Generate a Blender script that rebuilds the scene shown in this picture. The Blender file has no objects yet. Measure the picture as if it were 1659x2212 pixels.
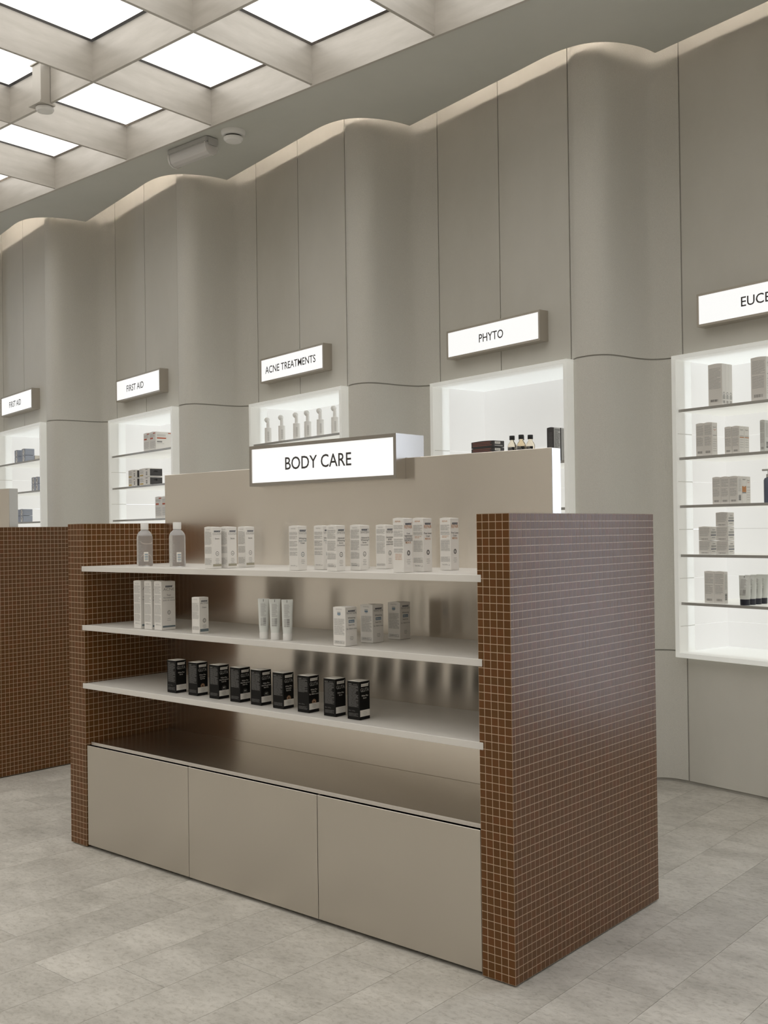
import bpy, bmesh, math, random
from mathutils import Vector, Matrix

random.seed(7)
S = bpy.context.scene
COL = S.collection
PI = math.pi

# ------------------------------------------------------------------ camera, world, exposure
W, H = 1659, 2212
F_PX, SY = 2254.36, 25.22
YAW, PITCH, ROLL = -0.7097, 0.0064, -0.0135
CAM = Vector((1.7315, -2.584, 1.3503))
fw = Vector((math.sin(YAW)*math.cos(PITCH), math.cos(YAW)*math.cos(PITCH), math.sin(PITCH)))
rt = Vector((math.cos(YAW), -math.sin(YAW), 0.0))
up = rt.cross(fw)
r2 = math.cos(ROLL)*rt + math.sin(ROLL)*up
u2 = -math.sin(ROLL)*rt + math.cos(ROLL)*up
cd = bpy.data.cameras.new('camera')
cam = bpy.data.objects.new('camera', cd)
COL.objects.link(cam)
cam.matrix_world = Matrix(((r2.x, u2.x, -fw.x, CAM.x), (r2.y, u2.y, -fw.y, CAM.y), (r2.z, u2.z, -fw.z, CAM.z), (0, 0, 0, 1)))
cd.sensor_fit = 'HORIZONTAL'
cd.sensor_width = 36.0
cd.lens = F_PX*36.0/W
cd.shift_y = SY/W
cd.clip_start = 0.05
S.camera = cam

S.view_settings.view_transform = 'Standard'
S.view_settings.look = 'None'
S.view_settings.exposure = 0.0
S.view_settings.gamma = 1.0
S.view_settings.use_curve_mapping = False

world = bpy.data.worlds.new('world')
S.world = world
world.use_nodes = True
bg = world.node_tree.nodes['Background']
bg.inputs[0].default_value = (0.78, 0.86, 1.0, 1)      # overcast daylight outside the shop windows
bg.inputs[1].default_value = 3.2

LIGHT_PANEL = 1.27      # luminous ceiling panels
NICHE_PANEL = 0.365      # backlit acrylic of the wall niches
ACRYLIC = 0.20         # emission standing in for niche light through the frosted frames and shelves
SIGN_FACE = 0.86        # light-box signs
COVE = 60.0              # LED strip above the soffit

# ------------------------------------------------------------------ materials
def mat(name, base=(0.5, 0.5, 0.5), rough=0.5, metal=0.0, **kw):
    m = bpy.data.materials.new(name)
    m.use_nodes = True
    b = m.node_tree.nodes['Principled BSDF']
    b.inputs['Base Color'].default_value = (*base, 1)
    b.inputs['Roughness'].default_value = rough
    b.inputs['Metallic'].default_value = metal
    for k, v in kw.items():
        b.inputs[k.replace('_', ' ')].default_value = v
    return m

def nodes(m):
    return m.node_tree.nodes, m.node_tree.links, m.node_tree.nodes['Principled BSDF']

def noise_color(m, c1, c2, scale, stretch=(1, 1, 1), detail=6, rough=0.6, lo=0.35, hi=0.65, coord='Object'):
    n, l, b = nodes(m)
    tc = n.new('ShaderNodeTexCoord')
    mp = n.new('ShaderNodeMapping')
    mp.inputs['Scale'].default_value = stretch
    nz = n.new('ShaderNodeTexNoise')
    nz.inputs['Scale'].default_value = scale
    nz.inputs['Detail'].default_value = detail
    nz.inputs['Roughness'].default_value = rough
    rp = n.new('ShaderNodeValToRGB')
    rp.color_ramp.elements[0].position = lo
    rp.color_ramp.elements[0].color = (*c1, 1)
    rp.color_ramp.elements[1].position = hi
    rp.color_ramp.elements[1].color = (*c2, 1)
    l.new(tc.outputs[coord], mp.inputs[0])
    l.new(mp.outputs[0], nz.inputs['Vector'])
    l.new(nz.outputs['Fac'], rp.inputs[0])
    l.new(rp.outputs[0], b.inputs['Base Color'])
    return tc, mp, nz, rp

def bump(m, scale, strength, dist=0.001, stretch=(1, 1, 1), detail=4):
    n, l, b = nodes(m)
    tc = n.new('ShaderNodeTexCoord')
    mp = n.new('ShaderNodeMapping')
    mp.inputs['Scale'].default_value = stretch
    nz = n.new('ShaderNodeTexNoise')
    nz.inputs['Scale'].default_value = scale
    nz.inputs['Detail'].default_value = detail
    bp = n.new('ShaderNodeBump')
    bp.inputs['Strength'].default_value = strength
    bp.inputs['Distance'].default_value = dist
    l.new(tc.outputs['Object'], mp.inputs[0])
    l.new(mp.outputs[0], nz.inputs['Vector'])
    l.new(nz.outputs['Fac'], bp.inputs['Height'])
    l.new(bp.outputs[0], b.inputs['Normal'])

def emis(name, color, strength, base=(0.8, 0.8, 0.8), rough=0.4):
    m = mat(name, base, rough)
    b = m.node_tree.nodes['Principled BSDF']
    b.inputs['Emission Color'].default_value = (*color, 1)
    b.inputs['Emission Strength'].default_value = strength
    return m

def steel(name, tangent, base=(0.84, 0.79, 0.72), rough=0.19, aniso=0.9):
    m = mat(name, base, rough, 1.0)
    n, l, b = nodes(m)
    b.inputs['Anisotropic'].default_value = aniso
    cx = n.new('ShaderNodeCombineXYZ')
    for i in range(3):
        cx.inputs[i].default_value = tangent[i]
    l.new(cx.outputs[0], b.inputs['Tangent'])
    return m

M = {}
M['wall'] = mat('wall_plaster_panel', rough=0.75)
noise_color(M['wall'], (0.63, 0.614, 0.558), (0.685, 0.667, 0.61), 1.6, (1, 1, 0.5), 5)
bump(M['wall'], 260, 0.25, 0.0015)
M['curve'] = mat('wall_textured_panel', rough=0.9)
noise_color(M['curve'], (0.655, 0.64, 0.588), (0.745, 0.728, 0.672), 420, (1, 1, 0.4), 3, lo=0.3, hi=0.7)
bump(M['curve'], 420, 0.5, 0.002, (1, 1, 0.4))
M['joint'] = mat('wall_joint', (0.40, 0.385, 0.35), 0.9)
M['soffit'] = mat('soffit_paint', rough=0.8)
noise_color(M['soffit'], (0.61, 0.615, 0.56), (0.66, 0.66, 0.605), 1.1, (1, 1, 1), 5)
M['plain'] = mat('plain_wall_paint', (0.78, 0.755, 0.71), 0.85)
M['fin'] = mat('fin_brushed_aluminium', rough=0.42)
noise_color(M['fin'], (0.53, 0.50, 0.45), (0.62, 0.585, 0.535), 3.0, (1, 1, 6), 6)
M['fin'].node_tree.nodes['Principled BSDF'].inputs['Metallic'].default_value = 0.35
M['bracket'] = mat('sensor_bracket_metal', (0.56, 0.53, 0.48), 0.4, 0.5)
M['void'] = mat('ceiling_void', (0.05, 0.045, 0.04), 0.9)
M['panel_light'] = emis('ceiling_light_panel', (1.0, 0.985, 0.955), LIGHT_PANEL)
M['floor'] = mat('floor_base', (0.50, 0.47, 0.42), 0.7)
def stone(name, seed):
    m = mat(name, rough=0.55)
    tc, mp, nz, rp = noise_color(m, (0.425, 0.402, 0.355), (0.64, 0.61, 0.552), 3.0, (1.0, 1.6, 1), 12, 0.74, 0.34, 0.64, 'Object')
    n, l, b = nodes(m)
    oi = n.new('ShaderNodeObjectInfo')
    sc = n.new('ShaderNodeVectorMath')
    sc.operation = 'SCALE'
    cb = n.new('ShaderNodeCombineXYZ')
    for i in range(3):
        l.new(oi.outputs['Random'], cb.inputs[i])
    sc.inputs['Scale'].default_value = 40.0
    l.new(cb.outputs[0], sc.inputs[0])
    l.new(sc.outputs[0], mp.inputs['Location'])
    # darker fine veins and specks
    n2 = n.new('ShaderNodeTexNoise')
    n2.inputs['Scale'].default_value = 48
    n2.inputs['Detail'].default_value = 9
    n2.inputs['Roughness'].default_value = 0.7
    n2.inputs['Distortion'].default_value = 0.7
    l.new(mp.outputs[0], n2.inputs['Vector'])
    r2_ = n.new('ShaderNodeValToRGB')
    r2_.color_ramp.elements[0].position = 0.33
    r2_.color_ramp.elements[0].color = (0.70, 0.68, 0.65, 1)
    r2_.color_ramp.elements[1].position = 0.5
    r2_.color_ramp.elements[1].color = (1, 1, 1, 1)
    l.new(n2.outputs['Fac'], r2_.inputs[0])
    mx = n.new('ShaderNodeMix')
    mx.data_type = 'RGBA'
    mx.blend_type = 'MULTIPLY'
    mx.inputs[0].default_value = 0.75
    l.new(rp.outputs[0], mx.inputs[6])
    l.new(r2_.outputs[0], mx.inputs[7])
    # slab to slab tone
    mr = n.new('ShaderNodeMapRange')
    mr.inputs[3].default_value = 0.95
    mr.inputs[4].default_value = 1.03
    l.new(oi.outputs['Random'], mr.inputs[0])
    hv = n.new('ShaderNodeHueSaturation')
    l.new(mr.outputs[0], hv.inputs['Value'])
    l.new(mx.outputs[2], hv.inputs['Color'])
    l.new(hv.outputs[0], b.inputs['Base Color'])
    bp = n.new('ShaderNodeBump')
    bp.inputs['Strength'].default_value = 0.15
    bp.inputs['Distance'].default_value = 0.002
    l.new(n2.outputs['Fac'], bp.inputs['Height'])
    l.new(bp.outputs[0], b.inputs['Normal'])
    return m
M['stone'] = stone('floor_stone', 0)
M['grout'] = mat('tile_grout', (0.58, 0.44, 0.31), 0.36, 0, Specular_IOR_Level=0.5)
def tile_mat():
    m = mat('glazed_brown_tile', (0.10, 0.04, 0.013), 0.33)
    n, l, b = nodes(m)
    at = n.new('ShaderNodeAttribute')
    at.attribute_name = 'tint'
    rp = n.new('ShaderNodeValToRGB')
    rp.color_ramp.elements[0].color = (0.112, 0.042, 0.0055, 1)
    rp.color_ramp.elements[1].color = (0.138, 0.047, 0.0075, 1)
    e = rp.color_ramp.elements.new(0.5)
    e.color = (0.120, 0.048, 0.0075, 1)
    l.new(at.outputs['Fac'], rp.inputs[0])
    l.new(rp.outputs[0], b.inputs['Base Color'])
    b.inputs['Specular IOR Level'].default_value = 0.36
    return m
M['tile'] = tile_mat()
M['steel'] = steel('brushed_steel', (0, 0, 1))
M['steel_door'] = steel('brushed_steel_door', (0, 0, 1), (0.60, 0.56, 0.50), 0.28, 0.7)
M['steel_top'] = steel('brushed_steel_top', (0, 1, 0), (0.68, 0.635, 0.57), 0.24, 0.5)
M['steel_edge'] = mat('polished_steel_edge', (0.62, 0.61, 0.60), 0.24, 1.0)
M['steel_satin'] = mat('satin_steel', (0.74, 0.70, 0.64), 0.45, 0.4)
M['shelf'] = mat('opal_white_shelf', (0.90, 0.875, 0.83), 0.38)
def opal(m, k):
    n, l, b = nodes(m)
    t = n.new('ShaderNodeBsdfTranslucent')
    t.inputs[0].default_value = (0.92, 0.895, 0.85, 1)
    mx = n.new('ShaderNodeMixShader')
    mx.inputs[0].default_value = k
    l.new(b.outputs[0], mx.inputs[1])
    l.new(t.outputs[0], mx.inputs[2])
    l.new(mx.outputs[0], n['Material Output'].inputs[0])
opal(M['shelf'], 0.22)
M['dark'] = mat('dark_gap', (0.02, 0.018, 0.015), 0.9)
M['signface'] = emis('sign_light_face', (1.0, 1.0, 0.985), SIGN_FACE, (0.3, 0.3, 0.3))
M['letter'] = mat('sign_letter', (0.055, 0.05, 0.048), 0.7)
M['housing'] = mat('sign_housing', (0.50, 0.46, 0.40), 0.42, 0.55)
M['body_housing'] = mat('sign_steel', (0.47, 0.445, 0.41), 0.26, 1.0)
def acrylic():
    m = bpy.data.materials.new('frosted_white_acrylic')
    m.use_nodes = True
    n, l = m.node_tree.nodes, m.node_tree.links
    b = n['Principled BSDF']
    b.inputs['Base Color'].default_value = (0.90, 0.90, 0.87, 1)
    b.inputs['Roughness'].default_value = 0.35
    t = n.new('ShaderNodeBsdfTranslucent')
    t.inputs[0].default_value = (0.92, 0.92, 0.89, 1)
    b.inputs['Emission Color'].default_value = (1.0, 0.99, 0.955, 1)     # glow put into the frosted sheet to brighten it, not a lamp
    b.inputs['Emission Strength'].default_value = ACRYLIC
    mx = n.new('ShaderNodeMixShader')
    mx.inputs[0].default_value = 0.4
    l.new(b.outputs[0], mx.inputs[1])
    l.new(t.outputs[0], mx.inputs[2])
    l.new(mx.outputs[0], n['Material Output'].inputs[0])
    return m
M['acrylic'] = acrylic()
M['backlit'] = emis('backlit_acrylic', (1.0, 0.99, 0.975), NICHE_PANEL, (0.62, 0.62, 0.60), 0.35)
M['acr_seam'] = mat('acrylic_seam', (0.74, 0.74, 0.72), 0.5)
M['trim'] = mat('shelf_edge_trim', (0.42, 0.41, 0.385), 0.4, 0.3)
M['cove'] = emis('cove_led', (1.0, 0.87, 0.74), COVE)
M['white_plastic'] = mat('white_plastic', (0.88, 0.87, 0.845), 0.4)
M['grey_plastic'] = mat('grey_plastic', (0.52, 0.51, 0.49), 0.45)
M['clear'] = mat('clear_plastic', (0.94, 0.94, 0.94), 0.05, 0, Transmission_Weight=0.75, IOR=1.2)
M['diffuser'] = mat('prismatic_diffuser', (0.90, 0.88, 0.85), 0.3, 0, Transmission_Weight=0.35, IOR=1.15)
M['liquid'] = mat('clear_liquid', (0.90, 0.905, 0.905), 0.02, 0, Transmission_Weight=0.80, IOR=1.33)
M['amber'] = mat('pale_amber_liquid', (0.92, 0.83, 0.68), 0.02, 0, Transmission_Weight=1.0, IOR=1.34)
M['carton'] = mat('white_carton', (0.84, 0.815, 0.775), 0.5)
M['carton_grey'] = mat('grey_white_carton', (0.80, 0.775, 0.735), 0.55)
M['carton_in'] = mat('carton_slit', (0.20, 0.15, 0.11), 0.8)
M['carton_black'] = mat('black_carton', (0.007, 0.0065, 0.006), 0.55, 0, Specular_IOR_Level=0.2)
M['carton_char'] = mat('charcoal_carton', (0.05, 0.047, 0.047), 0.5)
M['carton_blue'] = mat('blue_grey_carton', (0.34, 0.37, 0.44), 0.5)
M['carton_cream'] = mat('cream_carton', (0.66, 0.62, 0.54), 0.5)
M['ink'] = mat('ink_dark', (0.09, 0.085, 0.085), 0.6)
M['ink_grey'] = mat('ink_grey', (0.30, 0.29, 0.28), 0.6)
M['ink_light'] = mat('ink_light', (0.47, 0.46, 0.44), 0.6)
M['navy'] = mat('ink_navy', (0.022, 0.035, 0.07), 0.5)
M['teal'] = mat('ink_teal', (0.16, 0.205, 0.23), 0.5)
M['blue'] = mat('ink_blue', (0.19, 0.28, 0.37), 0.5)
M['orange'] = mat('ink_orange', (0.52, 0.22, 0.07), 0.5)
M['olive'] = mat('ink_olive', (0.40, 0.37, 0.28), 0.5)
M['ink_white'] = mat('ink_white', (0.84, 0.81, 0.75), 0.5)
M['ink_silver'] = mat('ink_silver', (0.46, 0.45, 0.43), 0.5)
M['ink_dim'] = mat('ink_dim_grey', (0.16, 0.155, 0.15), 0.5)
M['gold'] = mat('ink_copper', (0.55, 0.33, 0.2), 0.4)
M['red'] = mat('ink_red', (0.50, 0.10, 0.04), 0.5)
M['yellow'] = mat('ink_yellow', (0.55, 0.38, 0.08), 0.5)
M['rose'] = mat('ink_rose', (0.30, 0.11, 0.09), 0.5)
M['capdark'] = mat('dark_navy_cap', (0.015, 0.016, 0.03), 0.35)
M['capblack'] = mat('black_cap', (0.012, 0.012, 0.013), 0.4)
M['tube'] = mat('pale_tube', (0.72, 0.735, 0.70), 0.35)
M['pumpglass'] = mat('dark_blue_bottle', (0.10, 0.12, 0.17), 0.25)
M['red_led'] = emis('indicator', (1.0, 0.25, 0.08), 1.0)
M['glass'] = mat('window_glass', (1, 1, 1), 0.0, 0, Transmission_Weight=1.0, IOR=1.01)
M['frame_metal'] = mat('window_frame_metal', (0.30, 0.29, 0.28), 0.45, 0.6)

# ------------------------------------------------------------------ mesh helpers
class MB:
    """collects faces and builds one mesh object"""
    def __init__(s):
        s.v, s.f, s.m, s.t = [], [], [], []
        s.mats = []
        s.tf = None
    def mi(s, m):
        if m not in s.mats:
            s.mats.append(m)
        return s.mats.index(m)
    def add(s, vs, fs, m, tint=0.5):
        o = len(s.v)
        if s.tf:
            vs = [s.tf(*p) for p in vs]
        s.v += [tuple(p) for p in vs]
        k = s.mi(m)
        for f in fs:
            s.f.append([i+o for i in f])
            s.m.append(k)
            s.t.append(tint)
        return s
    def box(s, a, b, m, tint=0.5):
        x0, y0, z0 = a
        x1, y1, z1 = b
        vs = [(x0, y0, z0), (x1, y0, z0), (x1, y1, z0), (x0, y1, z0), (x0, y0, z1), (x1, y0, z1), (x1, y1, z1), (x0, y1, z1)]
        fs = [(0, 3, 2, 1), (4, 5, 6, 7), (0, 1, 5, 4), (1, 2, 6, 5), (2, 3, 7, 6), (3, 0, 4, 7)]
        return s.add(vs, fs, m, tint)
    def lathe(s, prof, m, n=24, c=(0, 0, 0), sx=1, sy=1):
        vs, fs = [], []
        for r, z in prof:
            for i in range(n):
                a = 2*PI*i/n
                vs.append((c[0]+r*math.cos(a)*sx, c[1]+r*math.sin(a)*sy, c[2]+z))
        for j in range(len(prof)-1):
            for i in range(n):
                k = (i+1) % n
                fs.append((j*n+i, j*n+k, (j+1)*n+k, (j+1)*n+i))
        fs.append(tuple(reversed(range(n))))
        fs.append(tuple(range((len(prof)-1)*n, len(prof)*n)))
        return s.add(vs, fs, m)
    def data(s, name, smooth=False, bevel=0.0, seg=1, tint=False):
        me = bpy.data.meshes.new(name)
        me.from_pydata(s.v, [], s.f)
        for m in s.mats:
            me.materials.append(m)
        me.polygons.foreach_set('material_index', s.m)
        if bevel:
            bm = bmesh.new()
            bm.from_mesh(me)
            bmesh.ops.bevel(bm, geom=list(bm.edges), offset=bevel, segments=seg, affect='EDGES', clamp_overlap=True)
            bm.to_mesh(me)
            bm.free()
        if tint:
            at = me.attributes.new('tint', 'FLOAT', 'FACE')
            at.data.foreach_set('value', s.t)
        if smooth:
            me.polygons.foreach_set('use_smooth', [True]*len(me.polygons))
            me.set_sharp_from_angle(angle=math.radians(35))
        me.update()
        return me
    def build(s, name, parent=None, **kw):
        return link(name, s.data(name, **kw), parent)

def link(name, me, parent=None, loc=None, rz=0):
    o = bpy.data.objects.new(name, me)
    COL.objects.link(o)
    if parent:
        o.parent = parent
    if loc:
        o.location = loc
    if rz:
        o.rotation_euler = (0, 0, rz)
    return o

def empty(name, loc=(0, 0, 0), rz=0, parent=None):
    o = bpy.data.objects.new(name, None)
    o.empty_display_size = 0.05
    COL.objects.link(o)
    o.location = loc
    o.rotation_euler = (0, 0, rz)
    if parent:
        o.parent = parent
    return o

def tag(o, label, cat, group=None):
    o['label'] = label
    o['category'] = cat
    if group:
        o['group'] = group
    return o

def structure(o):
    o['kind'] = 'structure'
    return o

_txt = {}
def text_geo(s, w, h, bold=0.0):
    """flat lettering fitted to width w and cap height h, lower left at origin, returns verts (x, y) and faces"""
    key = (s, bold)
    if key not in _txt:
        cu = bpy.data.curves.new('t', 'FONT')
        cu.body = s
        cu.size = 1.0
        cu.resolution_u = 3
        cu.offset = bold
        cu.fill_mode = 'BOTH'
        o = bpy.data.objects.new('t', cu)
        COL.objects.link(o)
        dg = bpy.context.evaluated_depsgraph_get()
        me = bpy.data.meshes.new_from_object(o.evaluated_get(dg))
        vs = [(v.co.x, v.co.y) for v in me.vertices]
        fs = [tuple(p.vertices) for p in me.polygons]
        bpy.data.objects.remove(o)
        bpy.data.curves.remove(cu)
        bpy.data.meshes.remove(me)
        _txt[key] = (vs, fs)
    vs, fs = _txt[key]
    x0 = min(v[0] for v in vs); x1 = max(v[0] for v in vs)
    y1 = max(v[1] for v in vs)
    y0 = 0.0 if min(v[1] for v in vs) < -0.05 else min(v[1] for v in vs)
    return [((v[0]-x0)/(x1-x0)*w, (v[1]-y0)/(y1-y0)*h) for v in vs], fs

class Face:
    """draws flat print on a face: origin o, axes ex (right) and ez (up), lifted by eps along n"""
    def __init__(s, mb, o, ex, n, w, h, eps=0.0004):
        s.mb, s.w, s.h = mb, w, h
        s.o = Vector(o)+Vector(n)*eps
        s.ex = Vector(ex)
        s.n = Vector(n)
    def pt(s, x, z):
        return tuple(s.o+s.ex*x+Vector((0, 0, z)))
    def rect(s, x0, z0, x1, z1, m):
        s.mb.add([s.pt(x0, z0), s.pt(x1, z0), s.pt(x1, z1), s.pt(x0, z1)], [(0, 1, 2, 3)], m)
    def text(s, t, xc, z, w, h, m, bold=0.0, lift=0.0):
        vs, fs = text_geo(t, w, h, bold)
        o = s.n*lift
        s.mb.add([tuple(Vector(s.pt(xc-w/2+x, z+y))+o) for x, y in vs], fs, m)
    def ring(s, xc, zc, ro, ri, m, n=20, a0=0, a1=2*PI, sx=1.0):
        vs, fs = [], []
        for i in range(n+1):
            a = a0+(a1-a0)*i/n
            vs += [s.pt(xc+ro*math.cos(a)*sx, zc+ro*math.sin(a)), s.pt(xc+ri*math.cos(a)*sx, zc+ri*math.sin(a))]
        for i in range(n):
            fs.append((2*i+1, 2*i, 2*i+2, 2*i+3))
        s.mb.add(vs, fs, m)
    def para(s, x0, x1, z1, z0, m, rng, pitch=0.0026, th=0.0011):
        z = z1
        while z > z0:
            e = x1-(rng.random()*0.35*(x1-x0) if rng.random() < 0.22 else 0)
            x = x0
            while x < e-0.001:
                L = rng.uniform(0.25, 0.6)*(x1-x0)
                s.rect(x, z-th, min(x+L, e), z, m)
                x += L+0.0012
            z -= pitch
    def bars(s, x0, z0, x1, z1, m, rng, vertical=False, n=12):
        for i in range(n):
            t0 = i/n
            t1 = t0+rng.uniform(0.25, 0.75)/n
            if vertical:
                s.rect(x0+(x1-x0)*t0, z0, x0+(x1-x0)*t1, z1, m)
            else:
                s.rect(x0, z0+(z1-z0)*t0, x1, z0+(z1-z0)*t1, m)

# ------------------------------------------------------------------ bay geometry of the saw-tooth wall
BO = Vector((-0.688, 2.567))
BV = Vector((1.529, 0.107))
BA = math.radians(-11.5)
BU = Vector((math.cos(BA), math.sin(BA)))
BN = Vector((-math.sin(BA), math.cos(BA)))
NW, ND, NE = 1.117, 0.067, 0.025         # niche width, how far it stands proud, overlap on the wall
ZS = 3.765                                # soffit underside
ZTOP = 4.30
ZF = -0.006                               # finished floor
def bay(k, u, v):
    return BO-k*BV+u*BU+v*BN
def catmull(P, n):
    out = []
    Q = [2*P[0]-P[1]]+P+[2*P[-1]-P[-2]]
    for i in range(1, len(Q)-2):
        for j in range(n):
            t = j/n
            a, b, c, d = Q[i-1], Q[i], Q[i+1], Q[i+2]
            out.append(0.5*((2*b)+(c-a)*t+(2*a-5*b+4*c-d)*t*t+(3*b-a-3*c+d)*t*t*t))
    out.append(P[-1])
    return out
WAVE = [(-0.379, -0.308), (-0.285, -0.322), (-0.218, -0.283), (-0.187, -0.192), (-0.166, -0.080), (-0.133, 0.015), (-0.085, 0.056), (-0.03, 0.066)]
def wave_pts(k, g=0.004):
    o = BO-k*BV
    P = [bay(k+1, NW-NE+g, ND)]+[o+Vector(p) for p in WAVE]+[bay(k, NE-g, ND)]
    return catmull(P, 6)

# ------------------------------------------------------------------ room shell
XL, XR, YF, YB = -8.6, 4.2, -10.4, 3.6
base = MB().box((XL, YF, ZF-0.15), (XR, YB, ZF-0.004), M['floor'])
floor = structure(base.build('floor'))
# stone slabs in narrow courses
PW = 0.2355
slabs = {}
i0 = int(math.floor((-6.3-0.125)/PW))
rs = random.Random(3)
cnt = 0
for i in range(i0, i0+39):
    x0 = 0.125+i*PW
    y = -3.0-rs.random()*0.9 if x0 > -3.2 else -0.6-rs.random()*0.9
    if abs(x0-(0.125-PW)) < 0.01:
        y = -0.13-0.96*3
    while y < 2.75:
        L = 0.96
        key = 'slab'
        if key not in slabs:
            g = 0.0006
            slabs[key] = MB().box((g, g, -0.004), (PW-g, L-g, 0), M['stone']).data('slab')
        if y+L > -3.2:
            link('slab', slabs[key], floor, (x0, y, ZF))
            cnt += 1
        y += L

def plain_wall(name, a, b):
    return structure(MB().box(a, b, M['plain']).build(name))
plain_wall('wall_left', (XL-0.1, YF, ZF), (XL, 0.15, ZTOP))
plain_wall('wall_left_end', (XL-0.1, 0.7, ZF), (XL, YB, ZTOP))
plain_wall('wall_left_above_window', (XL-0.1, 0.15, 3.2), (XL, 0.7, ZTOP))
plain_wall('wall_left_below_window', (XL-0.1, 0.15, ZF), (XL, 0.7, 1.0))
structure(MB().box((XL-0.055, 0.15, 1.0), (XL-0.05, 0.7, 3.2), M['glass']).build('window_2'))
plain_wall('wall_front', (XL, YF-0.1, ZF), (XR, YF, ZTOP))
plain_wall('wall_right', (XR, YF, ZF), (XR+0.1, YB, ZTOP))

# back wall: dark backing with the panels as its pieces
back = MB()
def backing(pts, z0, z1, off=0.006):
    n = len(pts)
    vs = []
    for i, p in enumerate(pts):
        d = (pts[min(i+1, n-1)]-pts[max(i-1, 0)]).normalized()
        q = p+Vector((-d.y, d.x))*off
        vs += [(q.x, q.y, z0), (q.x, q.y, z1)]
    back.add(vs, [(2*i, 2*i+2, 2*i+3, 2*i+1) for i in range(n-1)], M['joint'])
K0, K1 = 0, 5
for k in range(K0, K1+1):
    if k >= K0 and k < K1:
        backing(wave_pts(k, 0.0), ZF, ZTOP)
    if k >= 0:
        fl = [bay(k, NE-0.03, ND), bay(k, NW-NE+0.03, ND)]
        backing(fl, 2.2468, ZTOP)
        backing(fl, ZF, 0.6632)
        if k == 5:
            backing(fl, 0.6, 2.3)
wall_back = structure(back.build('wall_back'))

def strip_panel(name, pts, z0, z1, m, th=0.012, smooth=True):
    n = len(pts)
    vs, fs = [], []
    for i, p in enumerate(pts):
        d = (pts[min(i+1, n-1)]-pts[max(i-1, 0)]).normalized()
        q = p+Vector((-d.y, d.x))*th
        vs += [(p.x, p.y, z0), (p.x, p.y, z1), (q.x, q.y, z1), (q.x, q.y, z0)]
    for i in range(n-1):
        a, b = 4*i, 4*i+4
        for j in range(4):
            jj = (j+1) % 4
            fs.append((a+j, b+j, b+jj, a+jj))
    fs.append((0, 1, 2, 3))
    e = 4*(n-1)
    fs.append((e+3, e+2, e+1, e))
    o = MB().add(vs, fs, m).build(name, wall_back, smooth=smooth)
    return o
ZJ1, ZJ2 = 2.247, 0.692
for k in range(K0, K1):
    P = wave_pts(k)
    strip_panel('curved_panel', P, ZJ1+0.003, ZTOP-0.02, M['curve'])
    strip_panel('curved_panel', P, ZJ2+0.003, ZJ1-0.005, M['curve'])
    strip_panel('curved_panel', P, ZF+0.016, ZJ2-0.005, M['curve'])
for k in range(0, K1+1):
    ua, ub = NE, NW-NE
    um = (ua+ub)/2
    for (a, b) in ((ua+0.004, um-0.0035), (um+0.0035, ub-0.004)):
        zs_ = ((2.2468, ZTOP-0.02), (ZF+0.016, 0.6632)) if k < 5 else ((ZF+0.016, ZTOP-0.02),)
        for z0, z1 in zs_:
            strip_panel('flat_panel', [bay(k, a, ND), bay(k, b, ND)], z0, z1, M['wall'], smooth=False)

# glazed shop window to the right of the niches (outside the picture), lets in cool daylight
ge = bay(0, NW-NE+0.004, ND)
WX0, WX1, WY = 0.82, 2.1, 2.75
plain_wall('wall_return', (ge.x, ge.y, ZF), (WX0, WY+0.12, ZTOP))
plain_wall('wall_back_right', (WX1, WY, ZF), (XR, WY+0.12, ZTOP))
plain_wall('wall_above_window', (WX0, WY, 3.2), (WX1, WY+0.12, ZTOP))
plain_wall('wall_below_window', (WX0, WY, ZF), (WX1, WY+0.12, 0.22))
win = structure(MB().box((WX0, WY+0.05, 0.22), (WX1, WY+0.056, 3.2), M['glass']).build('window_1'))
for x in (WX0, WX1-0.05):
    MB().box((x, WY+0.02, 0.22), (x+0.05, WY+0.09, 3.2), M['frame_metal']).build('window_frame', win)
for z in (0.22, 3.15):
    MB().box((WX0+0.05, WY+0.02, z), (WX1-0.05, WY+0.09, z+0.05), M['frame_metal']).build('window_frame', win)

# ------------------------------------------------------------------ ceiling: soffit, cove light, luminous coffers
CY = 1.456
EDGE = [(0.036, -0.205), (0.5, -0.305), (0.93, -0.398), (1.029, -0.418)]
EDGE2 = [(-0.45, -0.537), (-0.38, -0.55), (-0.30, -0.557), (-0.22, -0.55), (-0.15, -0.526), (-0.08, -0.472), (-0.02, -0.385), (0.018, -0.295)]
edge = []
for k in range(5, -3, -1):
    o = BO-k*BV
    seg = catmull([o+Vector(p) for p in [(-0.56, -0.512)]+EDGE2+[(0.036, -0.205)]], 4)
    edge += seg[:-1]
    edge += [o+Vector(EDGE[0]), o+Vector(EDGE[1])]
edge = [p for p in edge if p.x > XL+0.01 and p.x < XR-0.01]
edge = [Vector((XL, edge[0].y))]+edge+[Vector((XR, edge[-1].y))]
sof = MB()
vs, fs = [], []
ST = 0.10
for p in edge:
    vs += [(p.x, CY, ZS), (p.x, p.y, ZS), (p.x, p.y, ZS+ST), (p.x, CY, ZS+ST)]
for i in range(len(edge)-1):
    a, b = 4*i, 4*i+4
    for j in range(4):
        jj = (j+1) % 4
        fs.append((a+j, a+jj, b+jj, b+j))
sof.add(vs, fs, M['soffit'])
ceiling = structure(sof.build('ceiling'))
slab = structure(MB().box((XL-0.1, YF-0.1, ZTOP), (XR+0.1, YB, ZTOP+0.1), M['plain']).build('ceiling_slab'))
MB().box((XL, CY+0.01, 4.02), (XR, YB-0.4, 4.035), M['void']).build('cove_bounce_blocker', ceiling)  # unseen dark lid added to stop light bouncing down out of the cove
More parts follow.
